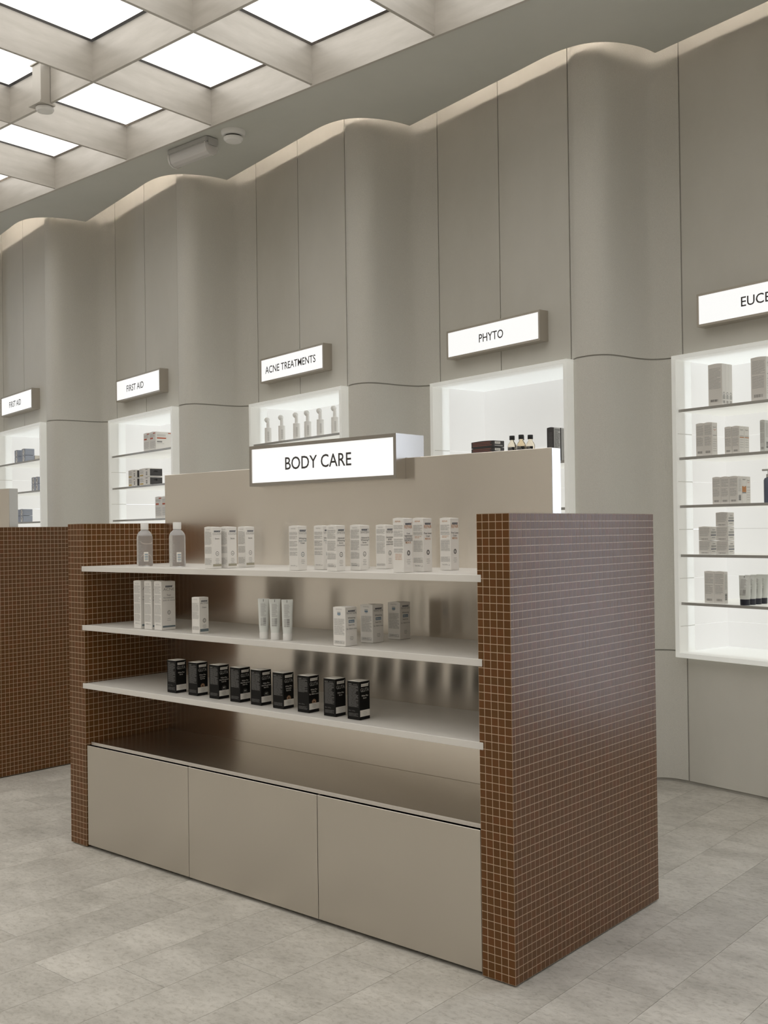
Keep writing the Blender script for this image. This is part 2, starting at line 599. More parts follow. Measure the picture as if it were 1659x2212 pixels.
# LED strip lying on the soffit, set back from its edge
led = MB()
vs, fs = [], []
for p in edge:
    y = p.y-0.15
    z = ZS+ST
    vs += [(p.x, y, z+0.006), (p.x, y+0.01, z+0.006), (p.x, y+0.01, z+0.014), (p.x, y, z+0.014)]
for i in range(len(edge)-1):
    a, b = 4*i, 4*i+4
    for j in range(4):
        jj = (j+1) % 4
        fs.append((a+j, a+jj, b+jj, b+j))
led.add(vs, fs, M['cove'])
tag(led.build('cove_light_strip'), 'warm light strip hidden on top of the grey soffit along the wall', 'light strip')

CX0, CP, CPY = -1.372, 0.8368, 0.815
FH = 0.208
FT = 0.018
nx = [CX0+CP*i for i in range(-6, 9)]
nx = sorted(CX0-CP*i for i in range(-6, 9))
ny = [CY-CPY*j for j in range(0, 15)]
for y in ny:
    MB().box((XL, y-FT/2, ZS+(0.0 if y < CY else -0.010)), (XR, y+FT/2, ZS+FH), M['fin']).build('long_fin', ceiling)
finy = MB().box((-FT/2, -CPY+FT/2, 0.0004), (FT/2, -FT/2, FH), M['fin']).data('cross_fin')
panl = MB().box((FT/2+0.016, -CPY+FT/2+0.016, 0), (CP-FT/2-0.016, -FT/2-0.016, 0.002), M['panel_light']).data('light_panel')
xs_all = nx
for j in range(len(ny)-1):
    for x in xs_all:
        if XL < x < XR:
            link('cross_fin', finy, ceiling, (x, ny[j], ZS))
        if x > XL-CP*0.9 and x < XR:
            if x < XL or (x < -7.3 and ny[j] > -1.0) or x > 2.9:
                continue
            link('light_panel', panl, ceiling, (x, ny[j], ZS+FH+0.006))
vd = MB().box((XL, ny[-1], ZS+FH+0.035), (XR, CY, ZS+FH+0.05), M['void'])
vd.build('coffer_backing', ceiling)
MB().box((XL, YF, ZS), (XR, ny[-1], ZS+0.1), M['soffit']).build('front_soffit', ceiling)

# ------------------------------------------------------------------ ceiling fittings
d = tag(empty('smoke_detector', (-3.02, 1.603, ZS)), 'round white smoke detector on the grey soffit beside the bulkhead light', 'smoke detector')
MB().lathe([(0.074, 0), (0.074, -0.016), (0.066, -0.028), (0.057, -0.030)], M['white_plastic'], 32).build('base', d, smooth=True)
MB().lathe([(0.051, -0.030), (0.051, -0.040)], M['dark'], 32).build('vent_slot', d, smooth=True)
MB().lathe([(0.060, -0.040), (0.059, -0.048), (0.048, -0.060), (0.018, -0.065)], M['white_plastic'], 32).build('cap', d, smooth=True)

e = tag(empty('emergency_light', (-3.37, 1.575, ZS)), 'long clear emergency light batten fixed to the grey soffit', 'emergency light')
MB().box((-0.19, -0.05, -0.035), (0.19, 0.05, 0), M['grey_plastic']).build('base', e, bevel=0.006, seg=2)
prof = [(-0.046, -0.035), (-0.046, -0.06), (-0.036, -0.088), (-0.015, -0.102), (0.015, -0.102), (0.036, -0.088), (0.046, -0.06), (0.046, -0.035)]
vs, fs = [], []
for x in (-0.17, 0.17):
    vs += [(x, y, z) for y, z in prof]
n = len(prof)
for i in range(n):
    fs.append((i, (i+1) % n, n+(i+1) % n, n+i))
fs += [tuple(reversed(range(n))), tuple(range(n, 2*n))]
MB().add(vs, fs, M['diffuser']).build('diffuser', e, bevel=0.002)
for x in (-0.183, 0.171):
    vs = [(x, y*1.12, z*1.03) for y, z in prof]+[(x+0.012, y*1.12, z*1.03) for y, z in prof]
    MB().add(vs, fs, M['diffuser']).build('end_cap', e)
MB().lathe([(0.008, -0.25*0), (0.008, 0.24)], M['white_plastic'], 12).build('tube', e)
t_ = e.children[-1]
t_.rotation_euler = (0, PI/2, 0)
t_.location = (-0.12, 0, -0.066)
MB().box((0.145, -0.006, -0.062), (0.155, 0.004, -0.052), M['red_led']).build('indicator', e)
MB().box((0.192, -0.035, -0.05), (0.196, 0.035, -0.006), M['grey_plastic']).build('junction_plate', e)

s = tag(empty('ceiling_sensor', (-3.485, ny[1]-0.019, ZS)), 'small sensor on a metal bracket hooked over a ceiling fin', 'sensor')
MB().box((-0.042, -0.052, -0.012), (0.042, 0.009, 0.205), M['bracket']).build('post', s, bevel=0.002)
MB().box((-0.052, -0.060, 0.2055), (0.052, 0.03, 0.2125), M['bracket']).build('hook_plate', s)
MB().box((-0.06, -0.066, -0.022), (0.06, 0.03, -0.0125), M['bracket']).build('mount_plate', s)
MB().lathe([(0.05, -0.024), (0.05, -0.034), (0.043, -0.044), (0.02, -0.048)], M['white_plastic'], 28).build('sensor_dome', s, smooth=True)

# ------------------------------------------------------------------ gondola
TP = 0.0245
PH = 57*TP
PT = 4.85*TP
PD = 0.9343
GL = 2.3275
PB = 0.438            # front face of the steel back panel
GAP = 0.0011

def cuts(total, first):
    c = [0.0]
    x = first
    while x < total-0.002:
        c.append(x)
        x += TP
    c.append(total)
    return c
ROWS = [TP*i for i in range(58)]
TH_T = 0.0003
def tile_face(mb, o, ex, n, cu, rows, rng, skip=()):
    ex, n = Vector(ex), Vector(n)
    for ci in range(len(cu)-1):
        if ci in skip:
            continue
        for ri in range(len(rows)-1):
            a, b = cu[ci]+GAP, cu[ci+1]-GAP
            z0, z1 = rows[ri]+GAP, rows[ri+1]-GAP
            if b-a < 0.002:
                continue
            p = [Vector(o)+ex*x+Vector((0, 0, z)) for x, z in ((a, z0), (b, z0), (b, z1), (a, z1))]
            q = [v+n*TH_T for v in p]
            mb.add([tuple(v) for v in p+q], [(4, 5, 6, 7), (0, 1, 5, 4), (1, 2, 6, 5), (2, 3, 7, 6), (3, 0, 4, 7)], M['tile'], rng.random())
_tile_cache = {}
def tile_obj(w, h, ex, n, var):
    key = (round(w, 5), round(h, 5), ex, n, var)
    if key not in _tile_cache:
        mb = MB()
        e, nn = Vector(ex), Vector(n)
        p = [e*x+Vector((0, 0, z)) for x, z in ((0, 0), (w, 0), (w, h), (0, h))]
        q = [v+nn*TH_T for v in p]
        mb.add([tuple(v) for v in p+q], [(4, 5, 6, 7), (0, 1, 5, 4), (1, 2, 6, 5), (2, 3, 7, 6), (3, 0, 4, 7)], M['tile'], (var+0.5)/7)
        _tile_cache[key] = mb.data('tile', tint=True)
    return _tile_cache[key]
def tile_singles(parent, o, ex, n, cu, cols, rng):
    for ci in cols:
        for ri in range(57):
            a, b = cu[ci]+GAP, cu[ci+1]-GAP
            z0, z1 = ROWS[ri]+GAP, ROWS[ri+1]-GAP
            p = Vector(o)+Vector(ex)*a+Vector((0, 0, z0))
            link('tile', tile_obj(b-a, z1-z0, ex, n, rng.randrange(7)), parent, p)

def side_panel(parent, x0, x1, single):
    """tiled end panel between x0 and x1; single = which face carries tiles built one by one"""
    rng = random.Random(int(abs(x0)*1000))
    core = MB().box((x0+0.0002, 0.0002, 0), (x1-0.0002, PD-0.0002, PH-0.0002), M['grout']).build('side_panel', parent)
    cf = cuts(PT, PT-4*TP)
    cs = cuts(PD, 0.7*TP)
    field = MB()
    tile_face(field, (x0, 0, 0), (1, 0, 0), (0, -1, 0), cf, ROWS, rng, range(5) if single == 'front' else ())
    tile_face(field, (x1, PD, 0), (-1, 0, 0), (0, 1, 0), cf, ROWS, rng)
    tile_face(field, (x1, 0, 0), (0, 1, 0), (1, 0, 0), cs, ROWS, rng, range(12, 17) if single == 'right' else ())
    cs2 = cuts(PD, 0.75*TP)
    tile_face(field, (x0, PD, 0), (0, -1, 0), (-1, 0, 0), [PD-c for c in reversed(cs2)], ROWS, rng)
    for i in range(len(cf)-1):
        for j in range(len(cs)-1):
            a, b = x0+cf[i]+GAP, x0+cf[i+1]-GAP
            c, d_ = cs[j]+GAP, cs[j+1]-GAP
            if b-a < 0.002 or d_-c < 0.002:
                continue
            field.add([(a, c, PH+0.0006), (b, c, PH+0.0006), (b, d_, PH+0.0006), (a, d_, PH+0.0006)], [(0, 1, 2, 3)], M['tile'], rng.random())
    f = field.build('tile_field', core, tint=True)
    f['kind'] = 'stuff'
    if single == 'front':
        tile_singles(core, (x0, 0, 0), (1, 0, 0), (0, -1, 0), cf, range(5), rng)
    if single == 'right':
        tile_singles(core, (x1, 0, 0), (0, 1, 0), (1, 0, 0), cs, range(12, 17), rng)
    foot = MB().box((x0+0.012, 0.012, ZF), (x1-0.012, PD-0.012, 0), M['dark'])
    foot.build('foot_plinth', core)
    return core

SH_Z = (1.212, 0.957, 0.705)
def gondola(loc, label, full):
    g = tag(empty('display_gondola', loc), label, 'display unit', 'tiled shop gondolas')
    xi0, xi1 = -GL+PT, -PT
    side_panel(g, -PT, 0.0, 'front' if full else 'right')
    side_panel(g, -GL, -GL+PT, None)
    MB().box((xi0+0.001, PB, 0.02), (xi1-0.001, PB+0.057, 1.621), M['steel']).build('back_panel', g, bevel=0.0012)
    # bright bent edge of the back panel's end
    MB().box((xi1-0.0008, PB+0.002, PH+0.004), (xi1, PB+0.055, 1.6195), M['steel_edge']).build('end_strip', g)
    for z in SH_Z:
        MB().box((xi0-0.0145, -0.0018, z-0.0225), (xi1+0.0145, PB-0.001, z), M['shelf']).build('shelf', g, bevel=0.0012)
    # base cabinet
    MB().box((xi0+0.001, 0.045, ZF), (xi1-0.001, PB-0.002, 0.03), M['dark']).build('plinth', g)
    MB().box((xi0+0.001, 0.026, 0.03), (xi1-0.001, PB-0.002, 0.428), M['dark']).build('carcass', g)
    MB().box((xi0+0.001, 0.0285, 0.430), (xi1-0.001, 0.0299, 0.4468), M['steel_satin']).build('worktop_lip', g)
    ct = MB().box((xi0+0.001, 0.030, 0.430), (xi1-0.001, PB-0.001, 0.4465), M['steel_top']).build('worktop', g, bevel=0.0016)
    MB().box((xi0+0.001, 0.024, 0.418), (xi1-0.001, 0.0284, 0.4345), M['steel_satin']).build('finger_channel', g)
    xs = [xi0+0.003, -1.5185, -0.8155, xi1-0.003]
    for a, b in zip(xs[:-1], xs[1:]):
        MB().box((a+0.0012, 0.004, 0.007), (b-0.0012, 0.0235, 0.4365), M['steel_door']).build('door', g, bevel=0.0013)
    return g
gondola((0, 0, 0), 'shelf unit with brown mosaic end panels and steel back in the foreground', True)
gondola((-3.71, 0.135, 0), 'second brown mosaic shelf unit behind, cut off by the left picture edge', False)

# ------------------------------------------------------------------ light-box signs
def lettering(name, parent, t, xc, zc, w, h, y, bold=0.0):
    mb = MB()
    f = Face(mb, (0, y, 0), (1, 0, 0), (0, -1, 0), 1, 1, 0.0006)
    f.text(t, xc, zc-h/2, w, h, M['letter'], 0.008)
    return mb.build(name, parent)

bs = tag(empty('lightbox_sign', (-1.158, PB, 1.542)), 'large steel light box reading BODY CARE, straddling the steel back panel', 'sign')
BW, BH = 0.808, 0.169
hb = MB()
fr = 0.014
yf = -0.054
zt = 1.6225-1.542
hb.box((-BW/2, yf, 0), (BW/2, -0.0005, fr), M['body_housing'])
hb.box((-BW/2, yf, BH-fr), (BW/2, 0.111, BH), M['body_housing'])
hb.box((-BW/2, yf, fr), (-BW/2+fr, -0.0005, BH-fr), M['body_housing'])
hb.box((BW/2-fr, yf, fr), (BW/2, -0.0005, BH-fr), M['body_housing'])
hb.box((-BW/2, -0.0005, zt), (-BW/2+fr, 0.111, BH-fr), M['body_housing'])
hb.box((BW/2-fr, -0.0005, zt), (BW/2, 0.111, BH-fr), M['body_housing'])
hb.box((-BW/2+fr, 0.10, zt), (BW/2-fr, 0.111, BH-fr), M['body_housing'])
hb.build('housing', bs)
fc = MB().box((-BW/2+fr, yf+0.004, fr), (BW/2-fr, yf+0.010, BH-fr), M['signface']).build('light_face', bs)
lettering('lettering', fc, 'BODY CARE', -0.008, BH/2+0.002, 0.366, 0.052, yf+0.004, 0.0)

def wall_sign(k, t, uc, w, label):
    p = bay(k, 0.163, 0.0)
    g = tag(empty('lightbox_sign', (p.x, p.y, 2.372), BA), label, 'sign', 'signs above the wall niches')
    SW, SH, fr = 0.765, 0.168, 0.0115
    hb = MB()
    hb.box((0, 0, 0), (SW, ND, fr), M['housing']).box((0, 0, SH-fr), (SW, ND, SH), M['housing'])
    hb.box((0, 0, fr), (fr, ND, SH-fr), M['housing']).box((SW-fr, 0, fr), (SW, ND, SH-fr), M['housing'])
    hb.box((fr, ND-0.01, fr), (SW-fr, ND, SH-fr), M['housing'])
    hb.build('housing', g)
    fc = MB().box((fr, 0.003, fr), (SW-fr, 0.009, SH-fr), M['signface']).build('light_face', g)
    lettering('lettering', fc, t, uc-0.163, SH/2, w, 0.049, 0.003)
wall_sign(0, 'EUCERIN', 0.555, 0.272, 'wall light box cut off by the right picture edge')
wall_sign(1, 'PHYTO', 0.543, 0.200, 'wall light box with five dark letters above the niche right of centre')
wall_sign(2, 'ACNE TREATMENTS', 0.530, 0.612, 'wall light box reading ACNE TREATMENTS')
wall_sign(3, 'FIRST AID', 0.503, 0.298, 'larger FIRST AID light box, second sign from the left edge')
wall_sign(4, 'FIRST AID', 0.517, 0.292, 'smaller FIRST AID light box at the far left edge')

# ------------------------------------------------------------------ wall niches
NZ0, NZ1 = 0.664, 2.246
SHZ = [1.962, 1.711, 1.460, 1.203, 0.952]
NDEP = 0.45
def niche(k, shelves, label):
    p = bay(k, 0, 0)
    g = tag(empty('niche_cabinet', (p.x, p.y, NZ0), BA), label, 'wall niche', 'backlit wall niches')
    Hn = NZ1-NZ0
    t = 0.022
    # frosted frame: top, bottom and two stiles
    MB().box((0, 0, Hn-t), (NW, NDEP, Hn), M['acrylic']).build('frame_top', g, bevel=0.001)
    MB().box((0, 0, 0), (NW, NDEP, t+0.003), M['acrylic']).build('frame_bottom', g, bevel=0.001)
    for x in (0, NW-0.026):
        st = MB().box((x, 0, t+0.003), (x+0.026, 0.135, Hn-t), M['acrylic']).build('stile', g, bevel=0.001)
    # backlit sides and back, split into sheets one shelf step high
    zz = [t+0.003]+[SHZ[i]-0.126-NZ0 for i in (4, 3, 2, 1, 0)]+[Hn-t]
    for a, b in zip(zz[:-1], zz[1:]):
        MB().box((0.0, 0.135, a+0.0006), (0.027, NDEP, b-0.0006), M['backlit']).build('side_sheet', g)
        MB().box((NW-0.027, 0.135, a+0.0006), (NW, NDEP, b-0.0006), M['backlit']).build('side_sheet', g)
        MB().box((0.0275, NDEP-0.02, a+0.0006), (NW-0.0275, NDEP, b-0.0006), M['backlit']).build('back_sheet', g)
        if b < Hn-t-0.01:
            MB().box((0.0258, 0.012, b-0.002), (0.0268, 0.134, b+0.002), M['acr_seam']).build('shelf_slot', g)
            MB().box((NW-0.0268, 0.012, b-0.002), (NW-0.0258, 0.134, b+0.002), M['acr_seam']).build('shelf_slot', g)
    MB().box((-0.002, NDEP+0.002, 0), (NW+0.002, NDEP+0.012, Hn), M['joint']).build('back_board', g)
    for i in shelves:
        z = SHZ[i]-NZ0
        sh = MB().box((0.0285, 0.026, z-0.012), (NW-0.0285, NDEP-0.021, z), M['acrylic']).build('shelf', g)
        MB().box((0.0285, 0.019, z-0.0135), (NW-0.0285, 0.0258, z+0.0005), M['trim']).build('edge_trim', sh)
    return g
niche(0, (0, 1, 2, 3, 4), 'tall backlit niche with five shelves at the right picture edge')
niche(1, (1, 2, 3, 4), 'backlit niche right of centre with an empty upper half')
niche(2, (0, 1, 2, 3, 4), 'backlit niche behind the BODY CARE sign, holding white pump bottles')
niche(3, (0, 1, 2, 3, 4), 'backlit niche with cartons, second from the left edge')
niche(4, (0, 1, 2, 3, 4), 'backlit niche with small blue cartons at the far left edge')

# ------------------------------------------------------------------ cartons
_cache = {}
def cached(key, fn):
    if key not in _cache:
        _cache[key] = fn()
    return _cache[key]

def carton_mesh(a, b, h, side_m, top_m, slit=True):
    """box with its near right corner at the origin: x from -a to 0, y from 0 to b; tucked lid with arched front edge"""
    def fn():
        mb = MB()
        mb.box((-a, 0, 0.0008), (0, b, h-0.0012), side_m)
        me = mb.data('carton', bevel=0.0006)
        return me
    return cached(('c', a, b, h, side_m.name), fn)
def lid_mesh(a, b, h, m):
    def fn():
        n = 6
        vs, fs = [], []
        for i in range(n+1):
            t = i/n
            z = h-0.0012+0.0030*math.sin(PI*t)
            vs += [(-a+0.0006+(a-0.0012)*t, 0.0006, z), (-a+0.0006+(a-0.0012)*t, b-0.0006, h-0.0012+0.0012*math.sin(PI*t))]
        for i in range(n):
            fs.append((2*i, 2*i+2, 2*i+3, 2*i+1))
        k = len(vs)
        for i in range(n+1):
            t = i/n
            vs += [(-a+0.0006+(a-0.0012)*t, 0.0006, h-0.002), (-a+0.0006+(a-0.0012)*t, b-0.0006, h-0.002)]
        for i in range(n):
            fs.append((2*i, k+2*i, k+2*i+2, 2*i+2))
            fs.append((2*i+1, 2*i+3, k+2*i+3, k+2*i+1))
        fs.append((0, 1, k+1, k))
        fs.append((2*n, k+2*n, k+2*n+1, 2*n+1))
        return MB().add(vs, fs, m).data('lid_flap')
    return cached(('l', a, b, h, m.name), fn)

def logo(f, xc, z, w, h, bar, txt, tick):
    f.rect(xc-w/2, z, xc+w/2, z+h, bar)
    f.text('NOVACLEAR', xc, z+h*0.27, w*0.86, h*0.46, txt, 0.0, 0.0002)
    f.mb.add([f.pt(xc+w*0.42, z+h*0.9), f.pt(xc+w*0.50, z+h*0.75), f.pt(xc+w*0.60, z+h*1.5), f.pt(xc+w*0.53, z+h*1.2)], [(0, 1, 2, 3)], tick)

def print_gluta(a, b, h, kind):
    def fn():
        rng = random.Random(hash(kind) % 1000 if False else len(kind)*7+1)
        mb = MB()
        f = Face(mb, (0, 0, 0), (0, 1, 0), (1, 0, 0), b, h)
        c = b/2
        logo(f, c, 0.113, 0.037, 0.0095, M['ink_white'], M['ink_dim'], M['ink_white'])
        f.text('GLUTA', c, 0.0955, 0.041, 0.0125, M['ink_silver'])
        lines = {'serum': ['White Plus', 'Serum'], 'intimate': ['White Plus', 'Intimate', 'Roll On'], 'anti': ['White Plus', 'Anti-Perspirant', 'Roll On'], 'bikini': ['White Plus', 'Roll On', 'for Bikini area']}[kind]
        z = 0.0795
        for L in lines:
            f.text(L, c, z, min(0.046, 0.0033*len(L)), 0.0050, M['ink_white'], 0.002)
            z -= 0.0078
        if kind in ('intimate', 'bikini'):
            f.ring(c, 0.037, 0.0105, 0.0088, M['gold'], 16, 0, PI)
            f.ring(c, 0.037, 0.0072, 0.004, M['gold'], 12, 0, PI)
            f.rect(c-0.0105, 0.0345, c+0.0105, 0.0362, M['gold'])
        if kind == 'anti':
            f.text('48H', c, 0.041, 0.013, 0.0055, M['ink_white'])
            f.text('PROTECTION', c, 0.0365, 0.020, 0.0022, M['ink_silver'])
            f.ring(c, 0.040, 0.0115, 0.0108, M['ink_dim'], 16, 0, PI)
        f.rect(0.0015, 0.0115, b-0.0008, 0.0335, M['ink_white'])
        for i, zz in enumerate((0.027, 0.0215, 0.016)):
            w = (0.018, 0.022, 0.014)[i]
            f.rect(c-w/2, zz, c+w/2, zz+0.0012, M['ink_light'])
        f = Face(mb, (-a, 0, 0), (1, 0, 0), (0, -1, 0), a, h)
        f.text('GLUTA', 0.014, 0.119, 0.015, 0.0035, M['ink_silver'])
        f.rect(0.027, 0.1195, 0.047, 0.121, M['ink_dim'])
        f.rect(0.007, 0.115, 0.050, 0.1158, M['ink_silver'])
        zb = {'serum': 0.045, 'intimate': 0.048, 'anti': 0.055, 'bikini': 0.072}[kind]
        f.para(0.006, 0.051, 0.1125, zb, M['ink_dim'], rng, 0.0024, 0.0011)
        if kind in ('serum', 'bikini'):
            f.text('30ml / 1.0 fl.oz.', 0.021, 0.0285, 0.030, 0.0042, M['ink_dim'])
        f.para(0.006, 0.050, 0.0225, 0.011, M['ink_dim'], rng, 0.0024, 0.0008)
        return mb.data('print')
    return cached(('pg', a, b, h, kind), fn)

def print_white(a, b, h, st):
    """pharmacy carton artwork; st is a dict of words and accents"""
    def fn():
        rng = random.Random(len(st['title'])*13+len(st['lines'])*5+int(h*1000))
        mb = MB()
        f = Face(mb, (0, 0, 0), (0, 1, 0), (1, 0, 0), b, h)
        c = b*0.53
        logo(f, c, h*0.875, min(0.034, b*0.66), h*0.034, M['navy'], M['ink_white'], st.get('tick', M['navy']))
        f.text(st['title'], c, h*0.808, b*st.get('tw', 0.86), h*0.056*st.get('th', 1), st['tm'])
        z = h*0.70
        for L, m in st['lines']:
            if m == 'box':
                w = b*0.50
                f.rect(c-w/2, z-h*0.018, c+w/2, z+h*0.058, M['blue'])
                f.text(L, c, z, w*0.74, h*0.036, M['ink_white'], 0.0, 0.0002)
            else:
                f.text(L, c, z, min(b*0.86, 0.0041*len(L)), min(0.0062, h*0.040), m, 0.003)
            z -= h*st.get('lp', 0.052)
        if st.get('badge'):
            f.ring(c, h*0.36, 0.0085, st.get('bi', 0.0066), st['badge'], 22, sx=0.92)
            f.ring(c, h*0.36, 0.0045, 0.0035, st['badge'], 12) if st.get('bin') else f.rect(c-0.004, h*0.35, c+0.004, h*0.358, st['badge'])
        for i in range(st.get('foot', 3)):
            w = (0.016, 0.019, 0.014, 0.018)[i % 4]
            f.rect(c-w/2, h*(0.23-0.036*i), c+w/2, h*(0.23-0.036*i)+0.0012, M['ink_grey'])
        if st.get('band'):
            f.rect(b*0.07, h*0.055, b*0.97, h*(0.055+st.get('bh', 0.04)), st['band'])
        f = Face(mb, (-a, 0, 0), (1, 0, 0), (0, -1, 0), a, h)
        hd = st.get('headm', M['ink_light'])
        f.text(st['title'], a*0.48, h*0.925, a*0.5, h*0.028, hd)
        if st.get('headbox'):
            f.rect(a*0.36, h*0.80, a*0.62, h*0.845, M['blue'])
            f.rect(a*0.36, h*0.86, a*0.62, h*0.872, M['teal'])
            f.rect(a*0.40, h*0.78, a*0.58, h*0.79, M['teal'])
        for z1, z0 in st['paras']:
            f.para(a*0.08, a*0.92, h*z1, h*z0, M['ink_light'], rng, 0.0029, 0.0013)
        for z1, z0 in st.get('oparas', ()):
            f.para(a*0.2, a*0.82, h*z1, h*z0, M['orange'], rng, 0.0042, 0.0012)
        if st.get('vol'):
            f.text(st['vol'], a*0.46, h*0.10, a*0.52, h*0.024, M['ink_grey'])
            f.mb.add([f.pt(a*0.8, h*0.095), f.pt(a*0.84, h*0.09), f.pt(a*0.92, h*0.125), f.pt(a*0.84, h*0.104)], [(0, 1, 2, 3)], M['ink_grey'])
        return mb.data('print')
    return cached(('pw', a, b, h, st['key']), fn)

def carton(x, y, z, a, b, h, label, group, body='carton', lid='carton', pr=None, cat='box', rz=0, name='product_carton'):
    g = tag(empty(name, (x, y, z), rz), label, cat, group)
    link('carton_body', carton_mesh(a, b, h, M[body], M[lid]), g)
    link('lid_flap', lid_mesh(a, b, h, M[lid]), g)
    if pr:
        link('print', pr, g)['kind'] = 'stuff'
    return g

# lowest shelf: nine black cartons
GX = [(-1.650, .055, 'serum'), (-1.522, .060, 'intimate'), (-1.391, .058, 'anti'), (-1.264, .054, 'anti'), (-1.146, .053, 'anti'), (-1.022, .049, 'intimate'), (-0.890, .046, 'bikini'), (-0.761, .047, 'serum'), (-0.650, .049, 'serum')]
ORD = ['leftmost', 'second', 'third', 'fourth', 'fifth', 'sixth', 'seventh', 'eighth', 'rightmost']
for i, (x, y, kd) in enumerate(GX):
    what = ORD[i]+(' of the nine black cartons' if i in (0, 8) else ' black carton from the left')
    extra = {'serum': 'without badge', 'intimate': 'with a copper half-round badge', 'anti': 'with a 48H mark', 'bikini': 'with a copper half-round badge'}[kd]
    carton(x, y, SH_Z[2]+0.0003, .057, .052, .132, '%s %s, lowest white shelf' % (what, extra), 'black cartons on the lowest shelf', 'carton_black', 'ink_white', print_gluta(.057, .052, .132, kd))

# middle shelf
ST_TONER = dict(key='toner', title='ACNE', tm=M['ink_grey'], tw=0.80, th=0.95, lines=[('Toner', M['ink']), ('Normalizujacy', M['ink_grey']), ('tonik do twarzy', M['ink_grey'])], lp=0.052, badge=M['ink'], bi=0.0068, bin=True, foot=2, band=M['teal'], bh=0.035, paras=((.90, .74), (.72, .55), (.52, .32), (.30, .16)), vol='200ml')
for i, x in enumerate((-1.844, -1.772, -1.706)):
    lab = ('left one of three tall white ACNE toner cartons on the middle shelf', 'central one of three tall white ACNE toner cartons, mostly overlapped', 'right one of three tall ACNE toner cartons, its whole front showing')[i]
    carton(x, .030, SH_Z[1]+0.0003, .049, .070, .198, lab, 'toner cartons on the middle shelf', pr=print_white(.049, .070, .198, ST_TONER))
ST_CREAM = dict(key='cream', title='ACNE', tm=M['ink_grey'], tw=0.84, lines=[('Cream', M['ink'])], badge=M['ink'], bin=True, foot=3, band=M['teal'], bh=0.075, paras=((.84, .62), (.60, .40), (.20, .10)))
carton(-1.461, .024, SH_Z[1]+0.0003, .046, .046, .142, 'short white ACNE cream carton standing alone on the middle shelf', None, pr=print_white(.046, .046, .142, ST_CREAM))
ST_BIK = dict(key='bik', title='WHITEN', tm=M['ink_grey'], tw=0.86, th=1.1, lines=[('Whitening', M['ink']), ('Bikini', 'box'), ('Roll On', M['ink']), ('for Bikini area', M['ink_grey'])], lp=0.092, foot=3, headbox=True, paras=((.70, .54), (.52, .30), (.14, .06)), vol='50ml')
for i, (x, y) in enumerate(((-0.679, .014), (-0.673, .147), (-0.667, .289))):
    lab = ('nearest white roll-on carton with a blue word block, at the middle shelf front', 'middle one of three white roll-on cartons with a blue word block', 'rearmost white roll-on carton with a blue word block, against the steel back')[i]
    carton(x, y, SH_Z[1]+0.0003, .057, .058, .134, lab, 'roll-on cartons on the middle shelf', pr=print_white(.057, .058, .134, ST_BIK))

# top shelf
ST_COL = dict(key='col', title='COLLAGEN', tm=M['ink_light'], tw=0.93, lines=[('', None)][:0]+[('Serum', M['ink'])], badge=M['ink'], bi=0.0070, foot=4, band=M['olive'], bh=0.055, headm=M['ink_light'], paras=((.89, .58), (.52, .36), (.25, .09)), th=0.9)
for i, (x, y, a) in enumerate(((-1.365, .012, .046), (-1.345, .072, .046), (-1.354, .172, .046))):
    lab = ('front left COLLAGEN serum carton on the top shelf', 'central COLLAGEN serum carton, partly hidden by its left neighbour', 'right COLLAGEN serum carton, set back from the other two')[i]
    carton(x, y, SH_Z[0]+0.0003, a, .046, .160, lab, 'collagen cartons on the top shelf', pr=print_white(a, .046, .160, ST_COL))
ST_WH = dict(key='wh', title='WHITEN', tm=M['ink_light'], tw=0.88, lines=[('Whitening', M['ink']), ('Stretch Cream', M['teal']), ('Cream', M['ink'])], badge=M['teal'], foot=3, paras=((.86, .80), (.77, .70), (.66, .54), (.50, .46), (.42, .33)), vol='50ml/1.69oz')
ST_AD = dict(key='ad', title='WHITEN', tm=M['ink_grey'], tw=0.88, lines=[('Advanced', M['ink']), ('Whitening', M['ink']), ('Serum', M['ink']), ('Concentrate', M['ink_grey'])], badge=M['ink'], foot=4, paras=((.90, .70), (.66, .44), (.40, .27), (.16, .09)), vol='30ml')
ST_PL = dict(key='pl', title='WHITEN', tm=M['ink_grey'], tw=0.88, lines=[('Skoncentrowane', M['ink']), ('serum', M['ink']), ('redukujace', M['ink']), ('przebarwienia', M['ink'])], badge=M['ink'], foot=4, paras=((.90, .80), (.76, .63), (.60, .36), (.12, .07)))
WT = .046
for x, y, st, lab in ((-0.898, .010, ST_WH, 'leftmost WHITEN carton on the top shelf, standing at the front edge'),
                      (-0.862, .100, ST_WH, 'second WHITEN carton from the left, half hidden behind a serum carton'),
                      (-0.714, .012, ST_AD, 'front WHITEN serum carton with a dark ring badge at the shelf edge'),
                      (-0.849+.035, .252, ST_WH, 'WHITEN carton at the very back, a sliver seen between two serum cartons'),
                      (-0.685, .100, ST_AD, 'second WHITEN serum carton, right of the front one and set back'),
                      (-0.688, .240, ST_PL, 'rightmost WHITEN carton, half hidden by a REPAIR carton')):
    carton(x, y, SH_Z[0]+0.0003, WT, .044, .158, lab, 'whitening cartons on the top shelf', pr=print_white(WT, .044, .158, st))
ST_RP = dict(key='rp', title='REPAIR', tm=M['orange'], tick=M['red'], tw=0.84, th=1.1, lines=[('Krem', M['ink']), ('regenerujacy', M['ink']), ('o dzialaniu', M['ink']), ('naprawczym', M['ink']), ('MEDICAL', M['orange'])], lp=0.042, badge=M['ink'], bi=0.0056, bin=True, foot=3, headm=M['orange'], paras=((.87, .80), (.77, .66), (.62, .48), (.44, .36)), oparas=((.34, .23),))
